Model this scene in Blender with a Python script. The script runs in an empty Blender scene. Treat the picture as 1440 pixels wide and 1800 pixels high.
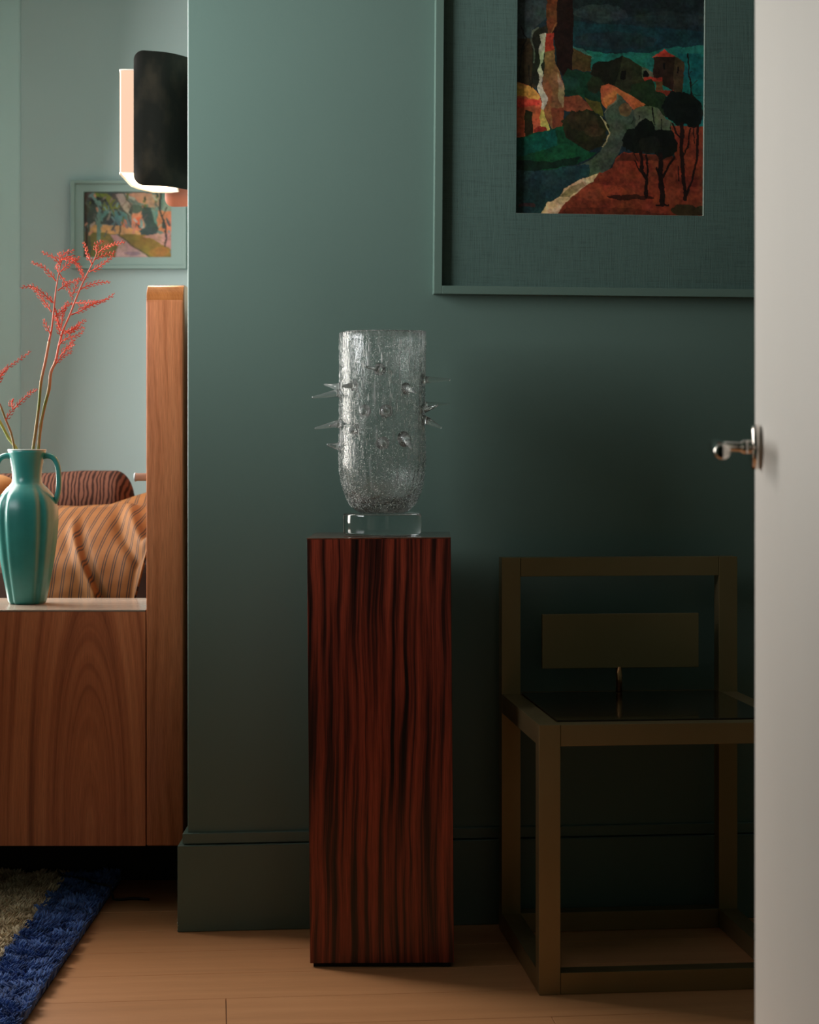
import bpy, bmesh, math, random
import numpy as np
from mathutils import Vector, Matrix, noise as mnoise
random.seed(7); rng = np.random.default_rng(7)
C = bpy.context.scene.collection
S = bpy.context.scene

# ---------------- camera ----------------
F = 3400.0; EYE = 0.95; HZ = 800.0
cam = bpy.data.cameras.new('camera'); camo = bpy.data.objects.new('camera', cam); C.objects.link(camo)
camo.location = (0, 0, EYE); camo.rotation_euler = (math.pi/2, 0, 0)
cam.sensor_fit = 'HORIZONTAL'; cam.sensor_width = 36; cam.lens = F/1440*36
cam.shift_y = -(900-HZ)/1440; cam.clip_start = .05
cam.dof.use_dof = True; cam.dof.focus_distance = 3.72; cam.dof.aperture_fstop = 9
S.camera = camo
# ---------------- world, lights, exposure ----------------
w = bpy.data.worlds.new('world'); S.world = w; w.use_nodes = True
w.node_tree.nodes['Background'].inputs[0].default_value = (.55, .68, .8, 1)
w.node_tree.nodes['Background'].inputs[1].default_value = .6
S.view_settings.view_transform = 'Standard'; S.view_settings.look = 'None'
S.view_settings.gamma = 1; S.view_settings.exposure = 0; S.view_settings.use_curve_mapping = False
def area(name, loc, target, sx, sy, power, col, spread=180):
    l = bpy.data.lights.new(name, 'AREA'); l.shape = 'RECTANGLE'; l.size = sx; l.size_y = sy
    l.energy = power; l.color = col; l.spread = math.radians(spread)
    o = bpy.data.objects.new(name, l); C.objects.link(o); o.location = loc
    o.rotation_euler = (Vector(target)-Vector(loc)).to_track_quat('-Z', 'Y').to_euler()
    return o
LX = -1.6                          # inner face of the left wall
# windows in the left wall: y0, y1, z0, z1, power, colour, aim, spread
WINS = [(4.12, 5.5, .75, 2.35, 98, (1, .945, .87), (0, 4.3, 1.3), 180),
        (2.75, 3.6, 1.2, 2.3, 15.5, (.97, .98, 1), (-.42, 3.87, 1.85), 88)]
for WY0, WY1, WZ0, WZ1, WP, WC, WT, WS in WINS:
    area('daylight', (LX+.01, (WY0+WY1)/2, (WZ0+WZ1)/2), WT, WY1-WY0, WZ1-WZ0, WP, WC, WS)

# ---------------- helpers ----------------
def P(x, y, D): return Vector(((x-720)*D/F, D, EYE-(y-HZ)*D/F))
def lin(c):
    return tuple((v/255/12.92 if v/255 <= .04045 else ((v/255+.055)/1.055)**2.4) for v in c)
def finish(bm, smooth=False, bevel=0, seg=2, auto=None):
    if bevel:
        bmesh.ops.bevel(bm, geom=[e for e in bm.edges], offset=bevel, segments=seg, affect='EDGES', profile=.5, clamp_overlap=True)
    bmesh.ops.recalc_face_normals(bm, faces=bm.faces)
    for f in bm.faces: f.smooth = smooth
def obj(name, bm, m, parent=None, origin=None, local=False):
    me = bpy.data.meshes.new(name)
    off = Vector((0, 0, 0))
    if not local:
        if parent is not None:
            r = parent
            while r.parent: r = r.parent
            off = Vector(r.location)
        elif origin is not None: off = Vector(origin)
        bmesh.ops.translate(bm, verts=bm.verts, vec=-off)
    bm.to_mesh(me); bm.free()
    o = bpy.data.objects.new(name, me); C.objects.link(o)
    if m is not None: me.materials.append(m)
    if parent is not None: o.parent = parent
    elif origin is not None: o.location = origin
    return o
def tag(o, label, cat, group=None):
    o['label'] = label; o['category'] = cat
    if group: o['group'] = group
    return o
def thing(name, label, cat, loc=(0, 0, 0), rot=(0, 0, 0), group=None):
    o = bpy.data.objects.new(name, None); C.objects.link(o); o.location = loc; o.rotation_euler = rot
    return tag(o, label, cat, group)
def struct(name, bm, m, parent=None, origin=None):
    o = obj(name, bm, m, parent, origin)
    if parent is None: o['kind'] = 'structure'
    return o
def add_box(bm, a, b, M=None):
    vs = [Vector((x, y, z)) for x in (a[0], b[0]) for y in (a[1], b[1]) for z in (a[2], b[2])]
    if M is not None: vs = [M @ v for v in vs]
    v = [bm.verts.new(p) for p in vs]
    for f in ((0, 1, 3, 2), (4, 6, 7, 5), (0, 4, 5, 1), (2, 3, 7, 6), (0, 2, 6, 4), (1, 5, 7, 3)):
        bm.faces.new([v[i] for i in f])
def box(a, b, bevel=0, M=None, seg=2):
    bm = bmesh.new(); add_box(bm, a, b, M); finish(bm, False, bevel, seg); return bm
def prism(pts, d0, d1, axis='z', bevel=0, smooth=False):
    """closed outline extruded from d0 to d1 along axis; pts in the other two coordinates"""
    bm = bmesh.new()
    def mk(p, d):
        if axis == 'z': return (p[0], p[1], d)
        if axis == 'y': return (p[0], d, p[1])
        return (d, p[0], p[1])
    a = [bm.verts.new(mk(p, d0)) for p in pts]; b = [bm.verts.new(mk(p, d1)) for p in pts]
    bm.faces.new(a); bm.faces.new(b[::-1]); n = len(pts)
    for i in range(n): bm.faces.new((a[i], a[(i+1) % n], b[(i+1) % n], b[i]))
    finish(bm, smooth, bevel); return bm
def add_tube(bm, pts, rad, n=8, cap=True):
    pts = [Vector(p) for p in pts]
    if not hasattr(rad, '__len__'): rad = [rad]*len(pts)
    rings = []; up = None
    for i, p in enumerate(pts):
        t = (pts[min(i+1, len(pts)-1)]-pts[max(i-1, 0)]).normalized()
        if up is None: up = t.orthogonal().normalized()
        up = (up - t*up.dot(t)); up = up.normalized() if up.length > 1e-6 else t.orthogonal().normalized()
        s = t.cross(up)
        rings.append([bm.verts.new(p+(up*math.cos(2*math.pi*k/n)+s*math.sin(2*math.pi*k/n))*rad[i]) for k in range(n)])
    for a, b in zip(rings, rings[1:]):
        for k in range(n): bm.faces.new((a[k], a[(k+1) % n], b[(k+1) % n], b[k]))
    if cap: bm.faces.new(rings[0][::-1]); bm.faces.new(rings[-1])
def smooth_path(pts, sub=4):
    pts = [Vector(p) for p in pts]; out = []
    for i in range(len(pts)-1):
        p0 = pts[max(i-1, 0)]; p1 = pts[i]; p2 = pts[i+1]; p3 = pts[min(i+2, len(pts)-1)]
        for k in range(sub):
            t = k/sub
            out.append(.5*((2*p1)+(p2-p0)*t+(2*p0-5*p1+4*p2-p3)*t*t+(3*p1-p0-3*p2+p3)*t**3))
    out.append(pts[-1]); return out
def add_lathe(bm, prof, c, n=48, rf=None, closed=False):
    rings = []
    for r, z in prof:
        ring = []
        for k in range(n):
            a = 2*math.pi*k/n; q = r*(rf(a, z) if rf else 1)
            ring.append(bm.verts.new((c[0]+q*math.cos(a), c[1]+q*math.sin(a), c[2]+z)))
        rings.append(ring)
    for a, b in zip(rings, rings[1:]):
        for k in range(n): bm.faces.new((a[k], a[(k+1) % n], b[(k+1) % n], b[k]))
    if closed:
        a, b = rings[-1], rings[0]
        for k in range(n): bm.faces.new((a[k], a[(k+1) % n], b[(k+1) % n], b[k]))
    else:
        bm.faces.new(rings[0][::-1]); bm.faces.new(rings[-1])

# ---------------- materials ----------------
class NT:
    def __init__(s, name):
        s.m = bpy.data.materials.new(name); s.m.use_nodes = True; s.t = s.m.node_tree
        s.n = s.t.nodes; s.b = s.n['Principled BSDF']; s.out = s.n['Material Output']
    def a(s, typ, **kw):
        n = s.n.new(typ)
        for k, v in kw.items():
            if hasattr(n, k): setattr(n, k, v)
            else: n.inputs[k.replace('_', ' ')].default_value = v
        return n
    def l(s, a, b): s.t.links.new(a, b)
    def coord(s, scale=(1, 1, 1), loc=(0, 0, 0), rot=(0, 0, 0)):
        c = s.a('ShaderNodeTexCoord'); mp = s.a('ShaderNodeMapping')
        mp.inputs['Scale'].default_value = scale; mp.inputs['Location'].default_value = loc; mp.inputs['Rotation'].default_value = rot
        s.l(c.outputs['Object'], mp.inputs[0]); return mp.outputs[0]
    def noise(s, vec, scale=5, detail=4, rough=.5, dist=0):
        n = s.a('ShaderNodeTexNoise'); n.inputs['Scale'].default_value = scale; n.inputs['Detail'].default_value = detail
        n.inputs['Roughness'].default_value = rough; n.inputs['Distortion'].default_value = dist
        if vec is not None: s.l(vec, n.inputs['Vector'])
        return n.outputs['Fac']
    def ramp(s, fac, stops, interp='LINEAR'):
        r = s.a('ShaderNodeValToRGB'); r.color_ramp.interpolation = interp
        e = r.color_ramp.elements
        while len(e) < len(stops): e.new(.5)
        for q, (p, c) in zip(e, stops):
            q.position = p; q.color = (*c, 1) if len(c) == 3 else c
        s.l(fac, r.inputs[0]); return r.outputs[0]
    def math(s, op, a, b=None):
        n = s.a('ShaderNodeMath', operation=op)
        for i, v in enumerate((a, b)):
            if v is None: continue
            if isinstance(v, (int, float)): n.inputs[i].default_value = v
            else: s.l(v, n.inputs[i])
        return n.outputs[0]
    def mix(s, fac, a, b, blend='MIX'):
        n = s.a('ShaderNodeMix', data_type='RGBA', blend_type=blend)
        for i, v in ((0, fac), (6, a), (7, b)):
            if isinstance(v, (int, float)): n.inputs[i].default_value = v
            elif isinstance(v, tuple): n.inputs[i].default_value = (*v, 1)
            else: s.l(v, n.inputs[i])
        return n.outputs[2]
    def bump(s, h, strength=.3, dist=.001):
        b = s.a('ShaderNodeBump'); b.inputs['Strength'].default_value = strength; b.inputs['Distance'].default_value = dist
        s.l(h, b.inputs['Height']); s.l(b.outputs[0], s.b.inputs['Normal'])
    def set(s, **kw):
        for k, v in kw.items():
            i = s.b.inputs[k.replace('_', ' ')]
            if isinstance(v, (int, float)): i.default_value = v
            elif isinstance(v, tuple): i.default_value = (*v, 1)
            else: s.l(v, i)
        return s.m

def paint(name, col, rough=.5, var=.08, brush=True):
    t = NT(name); v = t.coord()
    n = t.noise(v, 2.5, 3); n2 = t.noise(t.coord((60, 60, 60)), 4, 3)
    a = tuple(c*(1-var) for c in col); b = tuple(c*(1+var) for c in col)
    c = t.ramp(n, [(.3, a), (.7, b)])
    t.bump(n2, .12, .0008)
    return t.set(Base_Color=c, Roughness=rough, Specular_IOR_Level=.35)
GREEN = (.125, .195, .165)
M_green = paint('green_wall_paint', GREEN, .42, .03)
M_pale = paint('pale_bedroom_paint', (.46, .585, .60), .6, .02)
M_alc = paint('alcove_daylight_tint', (.53, .72, .73), .6, .02)  # lighter bluish tone paints in the stronger daylight on this wall strip
M_white = paint('white_door_paint', (.80, .775, .73), .45, .02)
M_ceil = paint('ceiling_paint', (.32, .33, .32), .7, .02)
M_trim = paint('green_trim_paint', (.118, .18, .15), .35, .04)
M_frame = paint('green_frame_paint', (.125, .195, .16), .32, .04)
M_frame2 = paint('pale_frame_paint', (.3, .42, .4), .4, .03)

def wood(name, stops, freq=45, zs=1.6, amp=.6, rough=.35, axis='x', cath=None, fine=.25, coat=0, gscale=1.0):
    """long grain along z (or x): noise streaks squeezed across the grain; cath = (x0, z0, k) for nested arches"""
    t = NT(name); c = t.a('ShaderNodeTexCoord'); sp = t.a('ShaderNodeSeparateXYZ'); t.l(c.outputs['Object'], sp.inputs[0])
    X, Y, Z = sp.outputs
    if axis == 'y': X, Y = Y, X
    if axis == 'floor': X, Y, Z = Y, Z, X
    n0 = t.noise(t.coord((3, 3, 1) if axis != 'floor' else (1, 3, 3)), 1.6*gscale, 3)
    if cath:
        dx = t.math('SUBTRACT', X, cath[0]); dz = t.math('MULTIPLY', t.math('SUBTRACT', Z, cath[1]), cath[2])
        r = t.math('SQRT', t.math('ADD', t.math('MULTIPLY', dx, dx), t.math('MULTIPLY', dz, dz)))
        base = r
    else: base = t.math('ADD', X, t.math('MULTIPLY', Y, 1))
    v = t.math('ADD', t.math('MULTIPLY', base, freq), t.math('MULTIPLY', n0, amp*10))
    cb = t.a('ShaderNodeCombineXYZ'); t.l(v, cb.inputs[0]); t.l(t.math('MULTIPLY', Z, zs), cb.inputs[2])
    n1 = t.noise(cb.outputs[0], 1.0, 3, .55)
    cb2 = t.a('ShaderNodeCombineXYZ'); t.l(t.math('MULTIPLY', t.math('ADD', X, Y), 900), cb2.inputs[0]); t.l(t.math('MULTIPLY', Z, 22), cb2.inputs[2])
    t.l(t.math('MULTIPLY', Y, 200), cb2.inputs[1])
    n2 = t.noise(cb2.outputs[0], 1, 2, .6)
    col = t.ramp(n1, stops)
    col = t.mix(fine, col, t.ramp(n2, [(.35, (.25, .25, .25)), (.6, (1, 1, 1))]), 'MULTIPLY')
    t.bump(n2, .08, .0004)
    return t.set(Base_Color=col, Roughness=rough, Specular_IOR_Level=.4, Coat_Weight=coat, Coat_Roughness=.12)
WAL = [(.22, (.13, .047, .02)), (.45, (.26, .098, .045)), (.62, (.33, .135, .064)), (.85, (.42, .19, .095))]
WALL_ = [(.25, (.34, .10, .035)), (.45, (.52, .175, .07)), (.6, (.60, .215, .09)), (.8, (.66, .26, .115))]
M_walnut = wood('walnut_front', [(.28, (.28, .075, .027)), (.42, (.54, .16, .062)), (.58, (.66, .215, .085)), (.8, (.76, .28, .12))], 78, .8, .17, .42, cath=(.285, .16, .17), fine=.3)
M_walnut2 = wood('walnut_post', WALL_, 60, 1.6, .42, .36, fine=.4)
M_cap = wood('walnut_bent_edge', [(.3, (.36, .115, .03)), (.7, (.50, .17, .05))], 50, 1.2, .3, .25, fine=.3, coat=.3)
M_walnut3 = wood('walnut_ledge', [(.2, (.28, .22, .17)), (.6, (.38, .31, .25)), (.9, (.46, .39, .31))], 50, 1.5, .2, .2, fine=.2, axis='floor')
M_rose = wood('rosewood', [(.34, (.008, .003, .002)), (.43, (.07, .013, .008)), (.5, (.22, .035, .018)), (.64, (.40, .066, .032)), (.85, (.48, .09, .042))], 82, 1.7, .5, .3, coat=.2, fine=.5)
M_oak = wood('floor_oak', [(.2, (.58, .265, .112)), (.5, (.65, .30, .13)), (.85, (.71, .34, .155))], 30, 1.5, .2, .42, axis='floor', fine=.1)
t = NT('dark_bronze'); n = t.noise(t.coord((2, 2, 2)), 3, 3)
M_brass = t.set(Base_Color=t.ramp(n, [(.3, (.30, .22, .105)), (.7, (.35, .26, .13))]), Metallic=.75, Roughness=.42)
t = NT('bronze_pin'); M_pin = t.set(Base_Color=(.5, .27, .12), Metallic=1.0, Roughness=.3)
t = NT('seat_gloss'); M_seat = t.set(Base_Color=(.045, .028, .014), Metallic=.5, Roughness=.16, Coat_Weight=.5)
t = NT('chrome'); M_chrome = t.set(Base_Color=(.85, .8, .76), Metallic=1.0, Roughness=.06)
t = NT('brushed_steel'); M_steel = t.set(Base_Color=(.27, .29, .31), Metallic=.4, Roughness=.35)
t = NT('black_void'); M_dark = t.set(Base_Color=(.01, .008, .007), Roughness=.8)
t = NT('cable_rubber'); M_cable = t.set(Base_Color=(.012, .011, .011), Roughness=.5)

# ---------------- room ----------------
SL = .101                       # the green wall recedes to the right
def wy(X, off=0): return 3.9155+SL*X+off
TH = math.atan(SL)
xl, xr = LX, 2.2
def wallquad(x0, x1, o0, o1, z0, z1, bevel=0):
    return prism([(x0, wy(x0, o0)), (x1, wy(x1, o0)), (x1, wy(x1, o1)), (x0, wy(x0, o1))], z0, z1, 'z', bevel)
EX = -.4442
ow = struct('wall_back', wallquad(EX, xr, 0, .12, 0, 2.6, .0025), M_green)
struct('wall_return', box((EX, wy(EX)+.118, 0), (EX+.1, 6.4, 2.6)), M_green)
bb = struct('baseboard_back', wallquad(EX-.018, xr, -.018, -.0003, 0, .1715, .0015), M_trim)
bm = box((EX-.018, wy(EX)-.001, 0), (EX-.0003, wy(EX)+.07, .1715), .0015); bm2 = bm
struct('baseboard_return', bm2, M_trim)
def capbm():
    # moulded cap in two steps with a fine groove between
    bm = wallquad(EX-.009, xr, -.010, -.0003, .1735, .1945, .0015); return bm
struct('trim_1', capbm(), M_trim)
struct('trim_2', box((EX-.009, wy(EX)-.001, .1735), (EX-.0003, wy(EX)+.07, .1945), .0015), M_trim)
# paint chips at the foot of the baseboard corner
bm = bmesh.new()
for k in range(14):
    c = Vector((EX-.018+random.uniform(-.0008, .003), wy(EX)-.0187, random.uniform(.002, .03)))
    bmesh.ops.create_icosphere(bm, subdivisions=1, radius=random.uniform(.0005, .0013), matrix=Matrix.Translation(c))
o = obj('paint_chip', bm, M_white, bb); o['kind'] = 'stuff'
BY = 6.4; DX0 = .4017
struct('wall_bedroom', box((-1.286, BY, 0), (EX+.1, BY+.1, 2.6)), M_pale)
struct('wall_alcove', box((xl, BY+.006, 0), (-1.28, BY+.106, 2.6)), M_alc)
bm = bmesh.new()                      # left wall with the two window openings
ys_ = [1.35]+[v for W_ in sorted(WINS) for v in W_[:2]]+[BY+.3]
for k in range(0, len(ys_)-1):
    if k % 2 == 0: add_box(bm, (xl-.1, ys_[k], 0), (xl, ys_[k+1], 2.6))
for W_ in WINS:
    add_box(bm, (xl-.1, W_[0], 0), (xl, W_[1], W_[2])); add_box(bm, (xl-.1, W_[0], W_[3]), (xl, W_[1], 2.6))
finish(bm); struct('wall_left', bm, M_pale)
struct('wall_right', box((xr, 1.35, 0), (xr+.1, 4.3, 2.6)), M_green)
# the photograph is taken through this doorway; the white door hangs in it
bm = bmesh.new(); add_box(bm, (xl-.1, 1.35, 0), (-.42, 1.45, 2.6)); add_box(bm, (DX0+.05, 1.35, 0), (xr, 1.45, 2.6)); add_box(bm, (-.42, 1.35, 2.12), (DX0+.05, 1.45, 2.6)); finish(bm)
struct('wall_front', bm, M_green)
bm = bmesh.new(); add_box(bm, (-.75, -1.2, 0), (-.65, 1.35, 2.6)); add_box(bm, (.75, -1.2, 0), (.85, 1.35, 2.6)); add_box(bm, (-.75, -1.3, 0), (.85, -1.2, 2.6)); finish(bm)
struct('wall_hallway', bm, M_green)
struct('ceiling', box((xl-.1, -1.6, 2.6), (xr+.1, BY+.5, 2.7)), M_ceil)
for k, W_ in enumerate(WINS):
    bm = bmesh.new(); y0, y1, z0, z1 = W_[:4]
    for a, b in (((y0, z0), (y1, z0+.05)), ((y0, z1-.05), (y1, z1)), ((y0, z0), (y0+.05, z1)), ((y1-.05, z0), (y1, z1)), (((y0+y1)/2-.02, z0), ((y0+y1)/2+.02, z1))):
        add_box(bm, (xl-.07, a[0], a[1]), (xl-.02, b[0], b[1]))
    finish(bm); struct('window_%d' % (k+1), bm, M_white)
fl = struct('floor', box((xl-.1, -1.6, -.1), (xr+.1, BY+.5, -.004)), M_dark)
# planks parallel to the green wall
cu = Vector((math.cos(TH), math.sin(TH), 0)); cv = Vector((-math.sin(TH), math.cos(TH), 0))
ref = Vector((-.321, 3.382, 0)); ru, rv = ref.dot(cu), ref.dot(cv)
PW = .1655; gap = .0006
Mfl = Matrix.Rotation(TH, 4, 'Z')
for row in range(-9, 22):
    v0 = rv+(row-1)*PW; v1 = v0+PW      # row 0 lies just in front of the joint line through ref
    if row == 0: js = [ru-1.7, ru, ru+1.9]
    elif row == -1: js = [Vector((.242, 3.256, 0)).dot(cu)-1.6, Vector((.242, 3.256, 0)).dot(cu), ru+2.4]
    else:
        s0 = -1.9+((row*7) % 5)*.31+(.1 if row > 0 else 0); js = [s0, s0+1.83]
        if 0 < row < 4: js = [-1.75+.1*row, 1.1+.12*row]
    js = [-2.6]+[j for j in js if -2.5 < j < 2.5]+[2.75]
    for a, b in zip(js, js[1:]):
        me = box((a+gap, v0+gap, -.02), (b-gap, v1-gap, 0), .0005, seg=1)
        bmesh.ops.translate(me, verts=me.verts, vec=(0, 0, random.uniform(-.0003, .0001)))
        o = obj('plank', me, M_oak, fl, local=True); o.rotation_euler.z = TH
# ---------------- door on the right ----------------
DX, DY = .4017, 2.25
PH = -.08                                     # the door stands a little more than square to the doorway
DM = Matrix.Translation((DX, DY, 0)) @ Matrix.Rotation(PH, 4, 'Z')
d = struct('door_1', box((0, -.79, .008), (.04, 0, 2.1), .002, DM), M_white)
hp = DM @ Vector((0, -.065, 0)); hz = .9593; hn = Vector((-math.cos(PH), -math.sin(PH), 0))
def hpt(k, dz=0): return Vector((hp.x, hp.y, hz+dz))+hn*k
bm = bmesh.new(); add_tube(bm, [hpt(k) for k in (.0003, .0085, .0100, .0104)], [.0257, .0255, .0243, .02], 56); finish(bm, True)
for f in bm.faces: f.smooth = len(f.verts) < 8
rose = obj('handle_rose', bm, M_chrome, d); rose['label'] = 'round chrome rose and lever handle'
kk = (hp.x-.3483)/math.cos(PH)
bm = bmesh.new(); add_tube(bm, [hpt(k) for k in (.0104, .0112, .0195, .021, .0235)]+[hpt(kk, .0012)], [.0070, .0083, .0083, .0068, .0058, .0056], 32); finish(bm, True)
obj('handle_neck', bm, M_chrome, rose)
a = hpt(kk, .0012)+Vector((0, .006, 0)); b = Vector((.3365, 2.08, .9537)); dd = (b-a).normalized()
bm = bmesh.new(); add_tube(bm, [a-dd*.004, a-dd*.003, a, b, b+dd*.003, b+dd*.0042], [.005, .0075, .0086, .0088, .008, .005], 32); finish(bm, True)
obj('lever', bm, M_chrome, rose)

# ---------------- pedestal ----------------
pw = .267; pc = Vector((-.0496, 3.587+pw/2, 0))
pt = thing('pedestal', 'tall square rosewood pedestal carrying the spiky glass vase', 'pedestal', pc, (0, -.0075, -.010))
H = .7967
obj('column', box((-pw/2, -pw/2, .008), (pw/2, pw/2, H-.0022), .0008), M_rose, pt, local=True)
M_rosetop = wood('rosewood_top', [(.3, (.08, .022, .012)), (.6, (.2, .075, .045)), (.85, (.28, .11, .07))], 46, 1.1, .32, .16, coat=.6, fine=.3)
o = obj('top_panel', box((-pw/2-.0004, -pw/2-.0004, H-.0022), (pw/2+.0004, pw/2+.0004, H), .0006), M_rosetop, pt, local=True)
obj('plinth', box((-pw/2+.006, -pw/2+.006, .0002), (pw/2-.006, pw/2-.006, .008)), M_dark, pt, local=True)
# ---------------- spiky glass vase ----------------
t = NT('clear_acrylic'); M_acr = t.set(Base_Color=(.93, .98, .97), Roughness=.02, IOR=1.45, Transmission_Weight=1.0)
t = NT('clear_glass'); M_glass = t.set(Base_Color=(.97, .99, .98), Roughness=.02, IOR=1.5, Transmission_Weight=1.0)
t = NT('spike_glass'); t.set(Base_Color=(.97, .99, .98), Roughness=.03, IOR=1.5, Transmission_Weight=.92); M_spk = t.m
t = NT('bubbled_glass')
t.set(Base_Color=(.97, .99, .98), Roughness=.04, IOR=1.5, Transmission_Weight=1.0)
v = t.coord((1, 1, 1))
vor = t.a('ShaderNodeTexVoronoi'); vor.inputs['Scale'].default_value = 260; t.l(v, vor.inputs['Vector'])
dots = t.ramp(vor.outputs['Distance'], [(.0, (1, 1, 1)), (.18, (.9, .9, .9)), (.27, (0, 0, 0))])
dens = t.ramp(t.noise(t.coord((1, 1, .5)), 22, 3), [(.35, (.25, .25, .25)), (.65, (1, 1, 1))])
streak = t.ramp(t.noise(t.coord((1, 1, .1)), 130, 3, .6), [(.52, (0, 0, 0)), (.72, (.6, .6, .6))])
fac = t.math('MULTIPLY', dots, dens); fac = t.math('MAXIMUM', fac, streak); fac = t.math('ADD', t.math('MULTIPLY', fac, .62), .0)
dif = t.a('ShaderNodeBsdfDiffuse'); dif.inputs[0].default_value = (.85, .87, .84, 1)
trl = t.a('ShaderNodeBsdfTranslucent'); trl.inputs[0].default_value = (.85, .87, .84, 1)
m1 = t.a('ShaderNodeMixShader'); t.l(dif.outputs[0], m1.inputs[1]); t.l(trl.outputs[0], m1.inputs[2])
m2 = t.a('ShaderNodeMixShader'); t.l(fac, m2.inputs[0]); t.l(t.b.outputs[0], m2.inputs[1]); t.l(m1.outputs[0], m2.inputs[2]); t.l(m2.outputs[0], t.out.inputs[0])
hgt = t.math('ADD', t.noise(t.coord((1, 1, .14)), 70, 4, .6), t.math('MULTIPLY', dots, .25)); t.bump(hgt, .75, .004)
M_bub = t.m
gv = Vector((P(672, 940, 3.72).x, 3.72, H+.0018))
vs = thing('glass_vase', 'clear bubbled glass vase covered in pointed glass spikes on a round block', 'vase', gv)
bm = bmesh.new(); add_lathe(bm, [(.072, 0), (.0745, .0012), (.0755, .004), (.0755, .0365), (.0745, .0392), (.072, .0405)], (0, 0, 0), 72); finish(bm, True)
obj('base_block', bm, M_acr, vs, local=True)
R = .0842; HB = .3455
def prof(inner=False):
    out = []; th = .0075 if inner else 0
    zb = .018 if inner else 0
    for i in range(15):
        a = i/14*math.pi/2
        r = (.036-th*.5)+(R-.036-th*.5)*math.sin(a)**.92; z = zb+(.105-zb)*(1-math.cos(a)); out.append((max(r, .002), z))
    for i in range(1, 19): out.append((R-th-(.0012 if not inner else 0)*math.sin(i/18*3), .105+(HB-.105-(.002 if inner else 0))*i/18))
    return out
bm = bmesh.new()
po = prof(); pi_ = prof(True)[::-1]
full = [(.001, 0)]+po+[(R-.0035, HB+.0025)]+pi_+[(.001, .018)]
def wob(a, z):
    return 1+.006*math.sin(3*a+z*9)+.007*math.sin(5*a-z*16+1)+.004*mnoise.noise(Vector((math.cos(a)*4, math.sin(a)*4, z*14)))
add_lathe(bm, full, (0, 0, .0402), 96, wob)
for v_ in bm.verts:                       # gently uneven rim
    if v_.co.z > .34:
        k = (v_.co.z-.34)/.055; v_.co.z += k*(.0018*math.sin(math.atan2(v_.co.y, v_.co.x)*2+.4)+.003*(v_.co.x/R))
finish(bm, True); obj('vessel', bm, M_bub, vs, local=True)
# seeds and drawn-out bubbles caught in the glass, too small and many to pick apart
t = NT('bubble_white'); M_seed = t.set(Base_Color=(.8, .82, .78), Roughness=.35)
def seeds(name, count, rmin, rmax, stretch, zlo, zhi, seed):
    r_ = np.random.default_rng(seed); bm = bmesh.new(); bmesh.ops.create_icosphere(bm, subdivisions=1, radius=1)
    bv = np.array([v_.co for v_ in bm.verts]); bf = np.array([[v_.index for v_ in f.verts] for f in bm.faces]); bm.free()
    V = []; Fc = []
    for k in range(count):
        a_ = r_.uniform(0, 2*math.pi); z = .0402+zlo+(zhi-zlo)*r_.random()**(1.25 if stretch < 2 else .8); zz_ = z-.0402
        pr = np.interp(zz_, [q[1] for q in po], [q[0] for q in po])*wob(a_, zz_); rr_ = rmin+(rmax-rmin)*r_.random()**2; st_ = stretch*r_.uniform(.5, 1.5)
        q_ = bv*np.array([rr_, rr_, rr_*max(1, st_)]); off_ = pr-rr_*.25 if r_.random() < .6 else pr-.0072
        V.append(q_+np.array([off_*math.cos(a_), off_*math.sin(a_), z])); Fc.append(bf+k*len(bv))
    me = bpy.data.meshes.new(name); me.from_pydata(np.concatenate(V).tolist(), [], np.concatenate(Fc).tolist()); me.materials.append(M_seed)
    o = bpy.data.objects.new(name, me); C.objects.link(o); o.parent = vs; o['kind'] = 'stuff'
seeds('seed_bubble', 6500, .0004, .0011, 1, .012, .335, 1)
seeds('long_bubble', 700, .00035, .0009, 9, .10, .325, 2)
s = F/3.72
def spike(x, y, tx, ty, depth=0, rb=.0085, front=True):
    """root pixel and tip pixel; depth = how far the tip stands towards the camera"""
    X = (x-672)/s; z = (940-y)/s+.001
    X = max(-R*.985, min(R*.985, X)); Yf = math.sqrt(max(0, R*R-X*X))*(-1 if front else 1)
    a = Vector((X, Yf, z)); b = Vector(((tx-672)/s, Yf-depth, (940-ty)/s+.001))
    c = a.copy(); c.z = a.z; n = Vector((X, Yf, 0)).normalized()
    a0 = a-n*.0035
    pts = smooth_path([a0, a+n*.004, a.lerp(b, .5)+n*.002, b], 4)
    k = len(pts)-1; rad = [rb*(1-(i/k))*.95+rb*.35*math.exp(-i/k*9)+.0016 for i in range(k+1)]
    bm = bmesh.new(); add_tube(bm, pts, rad, 18); finish(bm, True); obj('spike', bm, M_spk, vs, local=True)
for q in ((745, 671, 791, 671, .0, .0085), (592, 694, 549, 702, .005, .009), (593, 683, 570, 678, -.02, .008),
          (592, 748, 554, 756, .0, .009), (744, 723, 769, 716, .02, .007), (748, 714, 790, 712, -.03, .006), (746, 742, 776, 755, .005, .0105),
          (594, 787, 576, 784, .01, .008), (598, 748, 582, 752, .028, .007), (622, 682, 604, 685, .030, .0075), (668, 655, 645, 652, .034, .008),
          (716, 688, 730, 696, .034, .008), (642, 727, 638, 733, .036, .0088), (680, 727, 676, 722, .036, .0088), (624, 758, 618, 764, .034, .0085),
          (674, 782, 674, 787, .036, .0085), (712, 775, 724, 792, .034, .0105)):
    spike(*q)
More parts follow.
